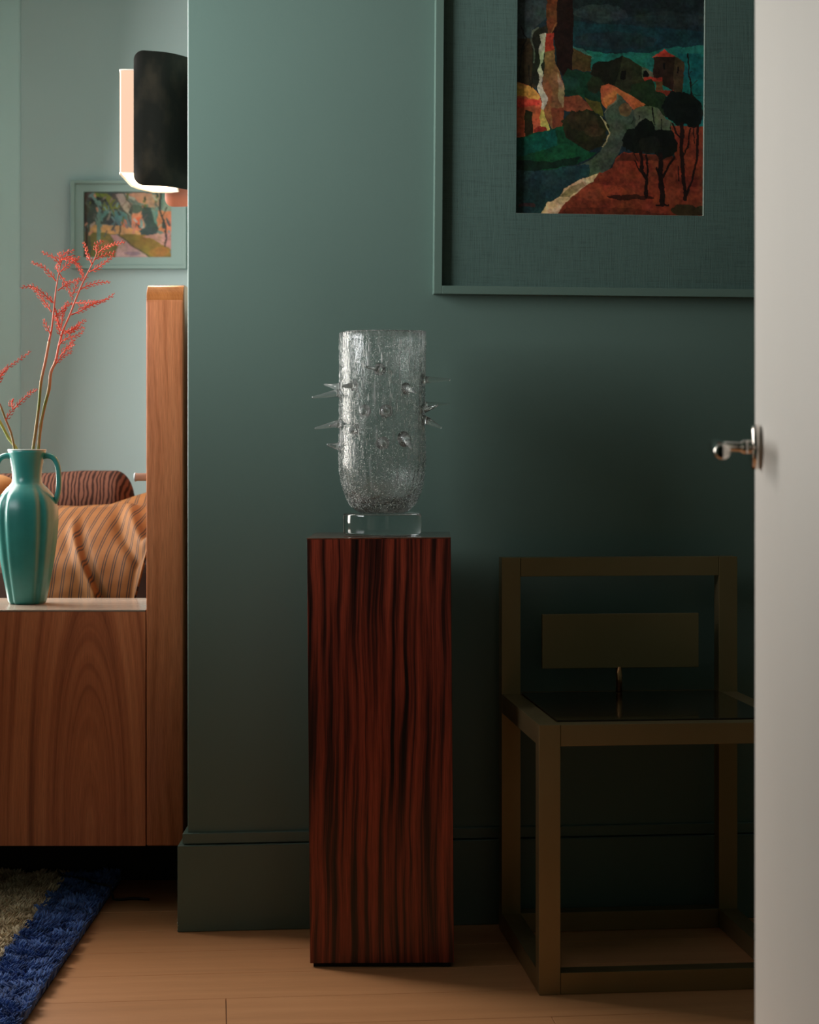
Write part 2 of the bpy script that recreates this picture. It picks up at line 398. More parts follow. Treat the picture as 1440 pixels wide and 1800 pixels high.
# ---------------- bronze box-frame chair ----------------
CL = Vector(P(948, 1750, 3.40)); CL.z = .0004
ch = thing('chair', 'dark bronze box frame chair with floating rectangular backrest beside the door', 'chair', CL, (0, 0, TH))
W = .479; L = .038; SD = .475; BD = .445; BH = .7455
def cb(name, a, b, m=M_brass, bev=.0007):
    return obj(name, box(a, b, bev), m, ch, local=True)
g = .0006
cb('front_leg', (0, 0, 0), (L, L, SD)); cb('front_leg', (W-L, 0, 0), (W, L, SD))
cb('back_post', (0, BD, 0), (L, BD+L, BH)); cb('back_post', (W-L, BD, 0), (W, BD+L, BH))
cb('front_rail', (L+g, .0006, SD-L), (W-L-g, L, SD-.0004)); cb('bottom_rail', (L+g, .0006, .0), (W-L-g, L, L))
cb('side_rail', (.0006, L+g, SD-L), (L, BD-g, SD-.0004)); cb('side_rail', (W-L, L+g, SD-L), (W-.0006, BD-g, SD-.0004))
cb('bottom_rail', (.0006, L+g, 0), (L, BD-g, L)); cb('bottom_rail', (W-L, L+g, 0), (W-.0006, BD-g, L))
cb('bottom_rail', (L+g, BD, 0), (W-L-g, BD+L, L)); cb('back_rail', (L+g, BD, SD-L), (W-L-g, BD+L, SD-.0004))
cb('top_rail', (L+g, BD+.0004, BH-.0375), (W-L-g, BD+L, BH-.0002))
cb('seat', (L+.002, L+.004, SD-.006), (W-L-.002, BD-.002, SD+.002), M_seat)
bx0 = .0795; bx1 = bx0+.317
cb('backrest', (bx0, BD-.012, .5255), (bx1, BD-.001, .6335), M_brass, .001)
bm = bmesh.new(); add_tube(bm, [(.2355, BD-.0065, SD+.0025), (.2355, BD-.0065, .528)], .0062, 20); finish(bm, True)
o = obj('support_pin', bm, M_pin, ch, local=True); o['label'] = 'round coppery pin under the backrest'

# ---------------- paintings: colour written per vertex of a fine grid ----------------
def fbm(W_, H_, cell, seed, oct=3):
    r = np.random.default_rng(seed); out = np.zeros((H_, W_)); amp = 1; tot = 0
    for o_ in range(oct):
        c = max(cell/2**o_, 1.5); gw, gh = int(W_/c)+3, int(H_/c)+3; gq = r.random((gh, gw))
        ys = np.arange(H_)/c; xs = np.arange(W_)/c; yi = ys.astype(int); xi = xs.astype(int); fy = (ys-yi)[:, None]; fx = (xs-xi)[None, :]
        fy = fy*fy*(3-2*fy); fx = fx*fx*(3-2*fx)
        a = gq[yi][:, xi]; b = gq[yi][:, xi+1]; cc = gq[yi+1][:, xi]; d_ = gq[yi+1][:, xi+1]
        out += amp*((a*(1-fx)+b*fx)*(1-fy)+(cc*(1-fx)+d_*fx)*fy); tot += amp; amp *= .5
    return out/tot-.5
def raster(x0, y0, x1, y1, step, layers, gain, warp=9, var=.35, seed=3):
    W_ = int((x1-x0)/step)+1; H_ = int((y1-y0)/step)+1
    gx, gy = np.meshgrid(x0+np.arange(W_)*step, y0+np.arange(H_)*step)
    gx = gx+warp*2*fbm(W_, H_, 12, seed); gy = gy+warp*2*fbm(W_, H_, 12, seed+1)
    img = np.zeros((H_, W_, 3)); img[:] = lin(layers[0])
    for L_ in layers[1:]:
        kind, data, col = L_[:3]; soft = None
        if kind == 'p':
            m = np.zeros(gx.shape, bool); n_ = len(data)
            for i in range(n_):
                ax, ay = data[i]; bx_, by_ = data[(i+1) % n_]
                if ay == by_: continue
                c = ((ay > gy) != (by_ > gy)) & (gx < (bx_-ax)*(gy-ay)/(by_-ay)+ax); m ^= c
            m = m.astype(float)
        elif kind == 'e':
            cx, cy, rx, ry = data; m = (((gx-cx)/rx)**2+((gy-cy)/ry)**2 < 1+.8*fbm(W_, H_, 9, seed+5)).astype(float)
        elif kind == 'l':
            m = np.zeros(gx.shape); wd = L_[3]
            for (ax, ay), (bx_, by_) in zip(data, data[1:]):
                vx, vy = bx_-ax, by_-ay; tt = np.clip(((gx-ax)*vx+(gy-ay)*vy)/(vx*vx+vy*vy+1e-9), 0, 1)
                dd_ = np.hypot(gx-ax-tt*vx, gy-ay-tt*vy); m = np.maximum(m, (dd_ < wd/2).astype(float))
        if kind != 'l' and len(L_) > 3: m = m*L_[3]
        img = img*(1-m[..., None])+np.array(lin(col))*m[..., None]
    img *= (1+var*2*fbm(W_, H_, 14, seed+8, 4))[..., None]*(1+var*.9*2*fbm(W_, H_, 4, seed+9, 2))[..., None]
    img += (np.stack([fbm(W_, H_, 20, seed+20+i) for i in range(3)], -1))*img*.5
    return np.clip(img*gain, .001, .9), W_, H_
def canvas(name, img, W_, H_, fn, m, parent):
    """fn(u, v) -> world point of the canvas, v downwards"""
    loc = Vector(parent.location) if parent else Vector((0, 0, 0))
    co = np.empty((H_, W_, 3)); O = np.array(fn(0, 0)); U = np.array(fn(1, 0))-O; V = np.array(fn(0, 1))-O
    u = np.linspace(0, 1, W_)[None, :, None]; v_ = np.linspace(0, 1, H_)[:, None, None]
    co = O+U*u+V*v_-np.array(loc)
    idx = np.arange(W_*H_).reshape(H_, W_)
    f = np.stack([idx[:-1, :-1], idx[1:, :-1], idx[1:, 1:], idx[:-1, 1:]], -1).reshape(-1, 4)
    me = bpy.data.meshes.new(name); me.vertices.add(W_*H_); me.vertices.foreach_set('co', co.reshape(-1).astype(np.float32))
    me.loops.add(len(f)*4); me.loops.foreach_set('vertex_index', f.reshape(-1).astype(np.int32))
    me.polygons.add(len(f)); me.polygons.foreach_set('loop_start', np.arange(0, len(f)*4, 4, dtype=np.int32)); me.polygons.foreach_set('loop_total', np.full(len(f), 4, np.int32))
    me.update(calc_edges=True)
    at = me.color_attributes.new('paint', 'FLOAT_COLOR', 'POINT')
    at.data.foreach_set('color', np.concatenate([img, np.ones((H_, W_, 1))], -1).reshape(-1).astype(np.float32))
    o = bpy.data.objects.new(name, me); C.objects.link(o); me.materials.append(m); o.parent = parent; return o
t = NT('oil_paint'); at = t.a('ShaderNodeAttribute'); at.attribute_name = 'paint'
t.bump(t.noise(t.coord((1, 1, 1)), 260, 4, .7), .35, .0008)
M_oil = t.set(Base_Color=at.outputs['Color'], Roughness=.45, Specular_IOR_Level=.35)

G1 = [(22, 36, 38),
 ('p', [(430, -260), (1400, -260), (1400, 40), (800, 80), (430, 20)], (20, 30, 30)), ('e', (640, 60, 190, 60), (42, 52, 50), .6), ('e', (1150, 90, 260, 55), (30, 40, 38), .6),
 ('p', [(30, -260), (270, -260), (250, 100), (150, 190), (140, 270), (30, 270)], (46, 55, 52)),
 ('p', [(440, 120), (1400, 170), (1400, 290), (1000, 330), (600, 335), (440, 300)], (18, 44, 47)), ('e', (750, 250, 300, 60), (24, 36, 38), .7),
 ('p', [(540, 325), (700, 340), (1000, 325), (1150, 290), (1400, 265), (1400, 860), (1150, 860), (570, 480)], (26, 88, 75)),
 ('p', [(1200, 330), (1400, 330), (1400, 860), (1200, 860)], (12, 74, 74), .8),
 ('p', [(440, 295), (520, 315), (590, 380), (560, 400), (440, 330)], (60, 110, 95), .6),
 ('p', [(30, 255), (150, 250), (160, 400), (195, 600), (30, 600)], (46, 38, 22)),
 ('p', [(150, 190), (250, 150), (330, 40), (300, 300), (200, 620), (150, 560)], (28, 30, 20)),
 ('l', [(190, 170), (155, 200), (140, 260), (165, 330), (165, 420)], (70, 78, 62), 12),
 ('p', [(300, -260), (440, -260), (442, 460), (380, 520), (330, 450), (310, 250), (290, 200)], (24, 11, 7)),
 ('p', [(275, -260), (335, -260), (325, 150), (260, 225), (248, 60)], (82, 44, 22)), ('l', [(320, 130), (290, 190), (280, 220)], (115, 75, 40), 9),
 ('p', [(440, 305), (575, 370), (575, 480), (440, 460)], (62, 48, 24)),
 ('p', [(590, 420), (640, 395), (690, 400), (800, 355), (940, 430), (1020, 470), (1000, 640), (700, 610), (570, 490)], (36, 37, 21)),
 ('p', [(590, 420), (640, 395), (690, 400), (800, 355), (775, 470), (740, 600), (570, 490)], (19, 20, 10)), ('p', [(785, 465), (825, 460), (825, 520), (790, 520)], (10, 10, 6)),
 ('p', [(940, 430), (1020, 465), (1020, 505), (945, 512)], (74, 78, 58)), ('p', [(950, 502), (955, 465), (975, 458), (992, 478), (988, 505)], (10, 9, 7)),
 ('p', [(1020, 362), (1178, 357), (1170, 600), (1020, 520)], (34, 22, 14)), ('p', [(1175, 357), (1242, 390), (1232, 630), (1165, 610)], (52, 42, 26)),
 ('p', [(1008, 362), (1100, 308), (1182, 357)], (150, 50, 36)), ('p', [(1090, 400), (1105, 400), (1105, 450), (1090, 450)], (10, 8, 6)), ('p', [(1196, 430), (1208, 430), (1208, 470), (1196, 470)], (14, 10, 8)),
 ('p', [(950, 505), (1090, 503), (1090, 532), (960, 532)], (128, 40, 28)), ('p', [(1030, 530), (1092, 530), (1092, 605), (1040, 600)], (80, 50, 28)), ('p', [(1020, 600), (1172, 595), (1162, 640), (1010, 632)], (105, 37, 24)),
 ('p', [(860, 560), (1010, 520), (1040, 600), (1100, 625), (1160, 700), (1110, 780), (950, 705), (860, 640)], (24, 38, 20)),
 ('p', [(370, 520), (400, 455), (470, 470), (560, 480), (655, 580), (660, 710), (560, 680), (450, 650), (375, 645)], (16, 44, 28)), ('e', (430, 560, 60, 50), (20, 52, 36)), ('e', (600, 570, 60, 60), (28, 34, 18)),
 ('p', [(370, 660), (480, 645), (560, 705), (610, 760), (480, 770), (370, 750)], (108, 56, 34)), ('p', [(520, 660), (640, 690), (665, 790), (600, 770), (550, 700)], (70, 68, 26)),
 ('p', [(650, 570), (700, 560), (770, 590), (860, 630), (970, 700), (880, 740), (800, 650), (760, 625), (770, 660), (690, 740), (650, 690), (648, 620)], (150, 76, 42)), ('p', [(660, 660), (740, 600), (765, 625), (690, 730)], (165, 92, 48)),
 ('p', [(765, 625), (800, 650), (870, 740), (960, 706), (1060, 720), (1120, 800), (1175, 830), (1175, 960), (800, 1000), (750, 1100), (700, 1175), (560, 1260), (230, 1500), (30, 1500), (30, 1180), (300, 1180), (520, 1130), (640, 1050), (700, 940), (690, 860), (670, 780), (700, 720), (770, 670)], (56, 66, 52)),
 ('p', [(880, 740), (960, 706), (1060, 720), (1120, 800), (1170, 830), (1160, 920), (900, 860)], (74, 80, 60)), ('e', (820, 740, 48, 45), (92, 70, 42)), ('l', [(770, 630), (768, 670), (700, 720), (672, 760)], (90, 88, 70), 10),
 ('p', [(30, 1170), (400, 1150), (570, 1130), (560, 1250), (230, 1500), (30, 1500)], (25, 47, 47)), ('e', (150, 1350, 60, 120), (18, 36, 36), .6),
 ('p', [(245, 215), (300, 205), (312, 400), (350, 490), (385, 600), (382, 860), (290, 890), (240, 760), (265, 690), (220, 570), (240, 500)], (108, 76, 44)), ('p', [(330, 480), (385, 600), (380, 740), (345, 690)], (135, 115, 78), .8), ('e', (265, 700, 30, 160), (120, 66, 36), .5),
 ('p', [(243, 215), (302, 202), (306, 320), (238, 340)], (135, 42, 27)), ('p', [(290, 740), (385, 740), (380, 870), (300, 880)], (92, 36, 24), .8),
 ('p', [(205, 215), (245, 210), (240, 330), (235, 400), (215, 440), (240, 510), (215, 560), (265, 680), (235, 760), (280, 915), (250, 925), (205, 850), (200, 760), (225, 700), (185, 600), (210, 520), (188, 480), (215, 420), (198, 350), (208, 280)], (158, 156, 126)),
 ('p', [(205, 740), (240, 750), (285, 912), (245, 925), (200, 840)], (160, 148, 70)),
 ('p', [(30, 560), (130, 580), (200, 640), (222, 700), (205, 935), (30, 955)], (160, 78, 48)), ('p', [(30, 562), (150, 590), (205, 655), (190, 690), (100, 660), (30, 655)], (178, 128, 58)), ('p', [(30, 670), (210, 690), (200, 725), (30, 745)], (170, 58, 42)),
 ('p', [(103, 755), (157, 768), (160, 945), (103, 948)], (36, 32, 16)), ('e', (215, 905, 45, 40), (120, 38, 26)),
 ('e', (530, 895, 160, 152), (30, 30, 14)), ('e', (520, 830, 110, 70), (42, 34, 18), .8), ('e', (600, 900, 70, 40), (52, 42, 24), .6),
 ('l', [(640, 790), (680, 840), (708, 920), (690, 970), (660, 1005)], (140, 128, 92), 9),
 ('p', [(30, 960), (300, 885), (380, 860), (400, 950), (560, 1040), (615, 1055), (480, 1130), (250, 1185), (30, 1175)], (14, 58, 34)), ('p', [(30, 965), (320, 885), (340, 1000), (100, 1080), (30, 1080)], (10, 68, 54)), ('p', [(30, 1110), (300, 1120), (500, 1080), (470, 1135), (130, 1195), (30, 1175)], (10, 30, 20)),
 ('p', [(765, 1075), (820, 1040), (1180, 1065), (1150, 850), (1400, 845), (1400, 1500), (330, 1500), (420, 1350), (560, 1240), (650, 1190), (735, 1150)], (104, 43, 26)),
 ('e', (900, 1150, 130, 60), (110, 40, 26), .7), ('e', (640, 1330, 200, 60), (135, 58, 34), .6), ('e', (850, 1365, 170, 18), (50, 20, 12)), ('e', (1300, 1240, 100, 40), (80, 28, 20), .7), ('e', (1290, 1455, 130, 45), (46, 34, 18)), ('p', [(330, 1500), (420, 1440), (900, 1440), (1150, 1490), (1100, 1500)], (70, 28, 16), .7),
 ('p', [(800, 1050), (1180, 1065), (1190, 1090), (760, 1110)], (50, 24, 14), .7),
 ('p', [(222, 1492), (270, 1420), (350, 1365), (385, 1310), (520, 1232), (630, 1200), (605, 1240), (545, 1285), (430, 1370), (375, 1440), (345, 1492)], (178, 144, 106)), ('p', [(340, 1370), (420, 1300), (520, 1260), (540, 1285), (420, 1360)], (104, 92, 56), .8), ('e', (310, 1440, 50, 38), (198, 158, 124)), ('e', (560, 1245, 40, 18), (185, 160, 118)),
 ('e', (1230, 715, 145, 118), (9, 15, 12)), ('e', (1305, 765, 78, 90), (8, 14, 11)), ('l', [(1160, 830), (1190, 900), (1225, 940)], (26, 12, 9), 12),
 ('l', [(1270, 330), (1275, 470), (1295, 560), (1302, 650)], (20, 16, 12), 10), ('l', [(1295, 560), (1335, 520)], (20, 16, 12), 6), ('l', [(1275, 480), (1300, 455)], (20, 16, 12), 6), ('l', [(1310, 620), (1380, 625)], (20, 16, 12), 5),
 ('l', [(1232, 830), (1225, 1000), (1240, 1200), (1258, 1370)], (26, 12, 9), 28), ('l', [(1345, 840), (1345, 1060), (1310, 1220), (1265, 1340)], (28, 12, 9), 17), ('l', [(1290, 870), (1275, 1000), (1240, 1060)], (28, 12, 9), 12), ('l', [(1200, 1140), (1215, 1240)], (28, 12, 9), 8), ('l', [(1310, 850), (1325, 970)], (28, 12, 9), 8),
 ('e', (900, 960, 100, 85), (9, 14, 9)), ('e', (965, 900, 75, 95), (8, 12, 8)), ('e', (1100, 975, 92, 105), (10, 13, 9)), ('e', (1000, 985, 80, 60), (20, 22, 15)),
 ('l', [(870, 840), (880, 790)], (12, 12, 9), 5), ('l', [(1030, 840), (1020, 760), (1015, 720)], (12, 12, 9), 8), ('l', [(1080, 880), (1085, 800)], (12, 12, 9), 5), ('l', [(1145, 900), (1150, 830)], (12, 12, 9), 5), ('l', [(920, 810), (925, 780)], (12, 12, 9), 5),
 ('l', [(940, 1040), (940, 1180), (975, 1230), (975, 1358)], (22, 9, 7), 24), ('l', [(975, 1060), (985, 1180), (970, 1250)], (22, 9, 7), 16), ('l', [(890, 1100), (930, 1180)], (24, 9, 7), 9), ('l', [(885, 1050), (915, 1110)], (24, 9, 7), 5),
 ('l', [(1080, 1060), (1080, 1200), (1095, 1410)], (22, 9, 7), 38), ('l', [(1175, 1070), (1130, 1140), (1100, 1220)], (22, 9, 7), 16), ('l', [(1050, 1150), (1070, 1230)], (22, 9, 7), 14), ('l', [(1050, 1420), (1140, 1415)], (24, 10, 8), 14),
 ('l', [(68, 160), (85, 215), (110, 250)], (20, 22, 18), 6), ('l', [(110, 250), (75, 330), (68, 430), (60, 560)], (22, 20, 14), 9), ('l', [(125, 270), (85, 330)], (22, 20, 14), 5), ('l', [(150, 600), (130, 500), (125, 440)], (22, 20, 14), 8), ('l', [(180, 470), (150, 570)], (22, 20, 14), 6),
 ('p', [(65, 1425), (180, 1415), (180, 1440), (65, 1450)], (70, 24, 26), .5)]
def fy(X, off=0): return wy(X, -.022+off)
def onwall(x, y, off):           # pixel -> point on a plane parallel to the green wall, off in front of it
    k = (x-720)/F; D = (3.9155+off)/(1-SL*k); return P(x, y, D)
LLp = onwall(762.5, 516.5, -.024)
pic = thing('framed_painting', 'large landscape painting in a wide green linen mat on the green wall', 'painting', (LLp.x, LLp.y, LLp.z))
u = Vector((cu.x, cu.y, 0)); zz = Vector((0, 0, 1)); nn = Vector((SL, -1, 0)).normalized()
RO = .0075
def Q(a, b, d=0):                # a along the wall, b up from the frame's lower left corner, d towards the room
    ar = a*math.cos(RO)+b*math.sin(RO); br = b*math.cos(RO)-a*math.sin(RO)*.4
    return LLp+u*ar+zz*br+nn*d
FW = 632*3.9/F; FH = 720*3.9/F; fwid = .0165
def qbox(a0, a1, b0, b1, d0, d1, bevel=0):
    bm = bmesh.new(); v_ = [bm.verts.new(Q(a, b, d_)) for a in (a0, a1) for b in (b0, b1) for d_ in (d0, d1)]
    for f in ((0, 1, 3, 2), (4, 6, 7, 5), (0, 4, 5, 1), (2, 3, 7, 6), (0, 2, 6, 4), (1, 5, 7, 3)): bm.faces.new([v_[i] for i in f])
    finish(bm, False, bevel); return bm
for a0, a1, b0, b1 in ((0, fwid, 0, FH), (FW-fwid, FW, 0, FH), (fwid, FW-fwid, 0, fwid), (fwid, FW-fwid, FH-fwid, FH)):
    obj('frame_rail', qbox(a0, a1, b0, b1, -.0235, .004, .0008), M_frame, pic)
t = NT('linen_mat')
wv = t.math('ADD', t.noise(t.coord((1, 1, .03)), 700, 2), t.noise(t.coord((.03, .03, 1)), 700, 2))
cc = t.mix(t.noise(t.coord(), 3.5, 4), (.062, .115, .098), (.085, .15, .125)); cc = t.mix(.55, cc, t.ramp(wv, [(.75, (.6, .6, .6)), (1.25, (1.1, 1.1, 1.1))]), 'MULTIPLY')
t.bump(wv, .5, .0006); M_linen = t.set(Base_Color=cc, Roughness=.75)
AX0 = (909-763)*3.9/F; AX1 = AX0+(1246.5-909)*3.925/F; AB0 = (516.5-372)*3.9/F; AB1 = AB0+(1495+250)/4*3.9/F
matp = []
bm = bmesh.new()
for a0, a1, b0, b1 in ((fwid, AX0, fwid, FH-fwid), (AX1, FW-fwid, fwid, FH-fwid), (AX0, AX1, fwid, AB0), (AX0, AX1, AB1, FH-fwid)):
    b2 = qbox(a0, a1, b0, b1, -.018, -.008); me = bpy.data.meshes.new('q'); b2.to_mesh(me); b2.free(); bm.from_mesh(me); bpy.data.meshes.remove(me)
mat_o = obj('linen_mat', bm, M_linen, pic)
bm = bmesh.new()
for a0, a1, b0, b1 in ((AX1-.0012, AX1, AB0, AB1), (AX0, AX1, AB0, AB0+.0008)):
    b2 = qbox(a0, a1, b0, b1, -.0165, -.0078); me = bpy.data.meshes.new('q'); b2.to_mesh(me); b2.free(); bm.from_mesh(me); bpy.data.meshes.remove(me)
obj('mat_bevel', bm, paint('bevel_paint', (.18, .23, .19)), mat_o)
img, W_, H_ = raster(40, -250, 1388, 1495, 4, G1, 1.55, 10, .5)
canvas('painted_canvas', img, W_, H_, lambda a, b: Q(AX0+(AX1-AX0)*a, AB1+(AB0-AB1)*b, -.0165), M_oil, pic)

# small blurred landscape on the far bedroom wall (coordinates of a 6x zoom)
G2 = [(120, 140, 132),
 ('p', [(280, 220), (700, 220), (640, 420), (560, 560), (280, 560)], (72, 82, 76)), ('p', [(380, 230), (520, 230), (650, 330), (690, 400), (460, 420), (450, 330)], (128, 138, 52)), ('e', (430, 310, 90, 40), (42, 50, 46)), ('e', (330, 260, 50, 40), (90, 86, 84)),
 ('p', [(460, 430), (720, 420), (740, 560), (600, 570), (460, 520)], (96, 140, 138)), ('e', (540, 510, 55, 60), (62, 74, 70)),
 ('p', [(600, 240), (700, 240), (780, 380), (760, 460), (640, 330)], (186, 172, 158)), ('p', [(700, 230), (1000, 230), (1060, 360), (900, 340)], (214, 158, 128)), ('p', [(720, 240), (830, 290), (820, 320), (740, 280)], (196, 200, 186)),
 ('p', [(780, 440), (900, 430), (920, 600), (860, 640), (780, 600)], (222, 150, 112)), ('e', (860, 540, 42, 62), (226, 122, 78)), ('e', (700, 550, 32, 45), (232, 140, 92)),
 ('p', [(950, 260), (1100, 240), (1100, 380), (960, 380)], (204, 156, 132)), ('p', [(1000, 440), (1080, 430), (1080, 560), (1010, 560)], (108, 150, 148)),
 ('p', [(1060, 420), (1210, 400), (1210, 680), (1060, 620)], (226, 140, 100)), ('p', [(1120, 290), (1210, 290), (1210, 420), (1120, 420)], (150, 160, 150)),
 ('p', [(330, 570), (650, 570), (880, 640), (880, 670), (330, 650)], (226, 176, 112)), ('e', (370, 670, 35, 40), (214, 92, 56)),
 ('p', [(280, 640), (600, 660), (700, 680), (640, 915), (280, 915)], (128, 122, 66)), ('e', (470, 800, 90, 80), (200, 130, 92), .5), ('l', [(440, 330), (440, 760)], (118, 152, 146), 36), ('l', [(330, 560), (340, 900)], (86, 100, 84), 26), ('l', [(295, 230), (305, 915)], (66, 50, 42), 28),
 ('p', [(880, 390), (980, 380), (1010, 500), (1070, 610), (1040, 680), (900, 700), (870, 640), (940, 580), (900, 480)], (64, 88, 86)), ('e', (840, 400, 60, 40), (90, 108, 96)),
 ('p', [(640, 670), (780, 660), (960, 680), (1205, 820), (1205, 915), (960, 915)], (152, 128, 52)), ('e', (1080, 850, 110, 50), (176, 128, 54)),
 ('p', [(560, 670), (640, 670), (980, 915), (600, 915), (640, 800)], (206, 164, 160)), ('e', (790, 860, 90, 22), (160, 128, 140)), ('l', [(640, 670), (980, 905)], (92, 86, 56), 12),
 ('p', [(900, 690), (1205, 640), (1205, 820), (1010, 720)], (206, 160, 140)),
 ('l', [(1100, 240), (1080, 420), (1140, 560), (1145, 790)], (62, 62, 56), 22), ('l', [(1160, 380), (1120, 480)], (62, 62, 56), 12), ('l', [(600, 240), (680, 380), (740, 460), (770, 560)], (92, 92, 82), 14), ('l', [(700, 240), (790, 380), (770, 470)], (88, 90, 82), 12), ('l', [(660, 570), (655, 660)], (96, 90, 62), 16)]
rd = random.Random(4)
for k in range(90):
    px_, py_ = rd.uniform(290, 1200), rd.uniform(230, 640)
    c_ = rd.choice([(92, 98, 92), (196, 190, 176), (222, 160, 126), (112, 122, 70), (70, 84, 80), (128, 160, 154), (150, 134, 122), (204, 178, 160), (84, 78, 70)])
    G2.insert(rd.randint(12, len(G2)-6), ('l', [(px_, py_), (px_+rd.uniform(-40, 40), py_+rd.uniform(20, 75))], c_, rd.uniform(10, 30)))
for k in range(26):
    px_, py_ = rd.uniform(300, 1200), rd.uniform(680, 910)
    G2.append(('e', (px_, py_, 26, 10), (150, 124, 62), .35))
YB = BY-.03
a0 = P(125, 472.5, YB)
p2 = thing('framed_painting', 'small landscape painting in a pale green frame on the bedroom wall', 'painting', a0)
def fb(x0, y0, x1, y1, d0, d1, bev=0):
    A = P(x0, y1, YB); B = P(x1, y0, YB); return box((A.x, YB+d0, A.z), (B.x, YB+d1, B.z), bev)
for x0, y0, x1, y1 in ((125, 318, 132, 472.5), (321.5, 318, 328, 472.5), (132, 318, 321.5, 323), (132, 467, 321.5, 472.5)):
    obj('frame_rail', fb(x0, y0, x1, y1, -.012, .0297, .001), M_frame2, p2)
bm = bmesh.new()
for x0, y0, x1, y1 in ((132, 323, 147, 467), (301, 323, 321.5, 467), (147, 323, 301, 337), (147, 452, 301, 467)):
    A = P(x0, y1, YB); B = P(x1, y0, YB); add_box(bm, (A.x, YB, A.z), (B.x, YB+.012, B.z))
finish(bm); obj('mat', bm, M_frame2, p2)
img, W_, H_ = raster(285, 225, 1205, 912, 8, G2, .85, 15, .25, 11)
A = P(147.5, 337.5, YB); B = P(300.8, 452, YB)
canvas('painted_canvas', img, W_, H_, lambda a, b: (A.x+(B.x-A.x)*a, YB+.008, A.z+(B.z-A.z)*b), M_oil, p2)

# ---------------- walnut bed with tall post, side panel and ledge ----------------
YW = 4.02
zt = P(0, 1072, YW).z; zb = P(0, 1487, YW).z; xs = P(256.3, 0, YW).x
bed = thing('bed', 'walnut bed with a tall rounded headboard and a wide side ledge', 'bed', (xs-.4, YW, 0))
xL = LX+.02; yback = 5.7
obj('side_panel', box((xL, YW, zb), (xs-.0005, YW+.022, zt-.004), .0008), M_walnut, bed)
obj('ledge', box((xL, YW-.0005, zt-.0035), (xs-.0005, 4.352, zt), .0008), M_walnut3, bed)
# headboard: slab with bull-nosed top, rounded front corner, curve of the top towards the front
x0h = P(257.3, 0, YW).x; x1h = P(322, 0, YW).x; ztop = P(0, 499, YW).z-.0
rr = .036
pts = [(YW, zb), (YW, ztop-rr)]+[(YW+rr-rr*math.cos(a), ztop-rr+rr*math.sin(a)) for a in [math.pi/2*i/10 for i in range(1, 11)]]+[(yback, ztop), (yback, zb)]
bm = prism(pts, x0h, x1h, 'x', .005)
for f in bm.faces: f.smooth = True
for f in bm.faces: f.material_index = 1 if f.calc_center_median().z > ztop-rr+.0015 else 0
obj('headboard', bm, M_walnut2, bed).data.materials.append(M_cap)
M_fabt = NT('headboard_weave'); n_ = M_fabt.noise(M_fabt.coord((1, 1, 1)), 300, 2); M_fabt = M_fabt.set(Base_Color=M_fabt.ramp(n_, [(.42, (.09, .03, .03)), (.6, (.35, .27, .26))]), Roughness=.9)
o = obj('headboard_cushion', box((x0h+.008, YW+.06, ztop-.004), (x1h-.004, 4.9, ztop+.003), .002), M_fabt, bed)
o['label'] = 'thin woven cushion along the top of the headboard'
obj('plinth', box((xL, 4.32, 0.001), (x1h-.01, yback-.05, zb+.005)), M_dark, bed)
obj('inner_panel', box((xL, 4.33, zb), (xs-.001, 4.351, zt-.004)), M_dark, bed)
t = NT('gap_shade_mattress'); M_mat = t.set(Base_Color=(.06, .03, .02), Roughness=.9)  # dark tone stands in for the shade in the gap under the bedspread
obj('mattress', box((xL, 4.82, zb), (x0h-.003, yback-.02, .676), .02), M_mat, bed)
# reading-lamp peg on the headboard
Yp = 4.46; a = P(236, 838.5, Yp); rp = 8/F*Yp
bm = bmesh.new(); add_tube(bm, [(a.x, a.y, a.z), (a.x+.0015, a.y, a.z), (a.x+.0045, a.y, a.z), (a.x+.006, a.y, a.z), (x0h+.002, a.y, a.z)], [rp*.82, rp, rp, rp*.88, rp*.88], 28); finish(bm, True)
o = obj('steel_peg', bm, M_steel, bed); o['label'] = 'round brushed metal peg on the headboard'

# striped bedspread: stripes run along the surface's s direction
t = NT('striped_cotton'); uvn = t.a('ShaderNodeUVMap'); sp = t.a('ShaderNodeSeparateXYZ'); t.l(uvn.outputs[0], sp.inputs[0])
fr = t.math('FRACT', sp.outputs[0])
def line(c, wd): return t.math('LESS_THAN', t.math('ABSOLUTE', t.math('SUBTRACT', fr, c)), wd)
st = t.math('MAXIMUM', line(.39, .058), line(.62, .058))
base = t.ramp(t.noise(t.coord(), 9, 3), [(.3, (.135, .052, .012)), (.7, (.17, .07, .019))])
col = t.mix(st, base, (.035, .02, .014)); t.bump(t.noise(t.coord(), 900, 2), .15, .0004)
M_str = t.set(Base_Color=col, Roughness=.75, Specular_IOR_Level=.12)
def sheet(name, fn, nu, nv, m, origin, uvs, thick=.004):
    bm = bmesh.new(); uvl = bm.loops.layers.uv.new('UVMap')
    g_ = [[bm.verts.new(fn(i/nu, j/nv)) for i in range(nu+1)] for j in range(nv+1)]
    for j in range(nv):
        for i in range(nu):
            f = bm.faces.new((g_[j][i], g_[j][i+1], g_[j+1][i+1], g_[j+1][i])); f.smooth = True
            for lp, (a, b) in zip(f.loops, ((i, j), (i+1, j), (i+1, j+1), (i, j+1))): lp[uvl].uv = (a/nu*uvs[0], b/nv*uvs[1])
    o = obj(name, bm, m, None, origin)
    md = o.modifiers.new('cloth', 'SOLIDIFY'); md.thickness = thick; md.offset = -1
    return o
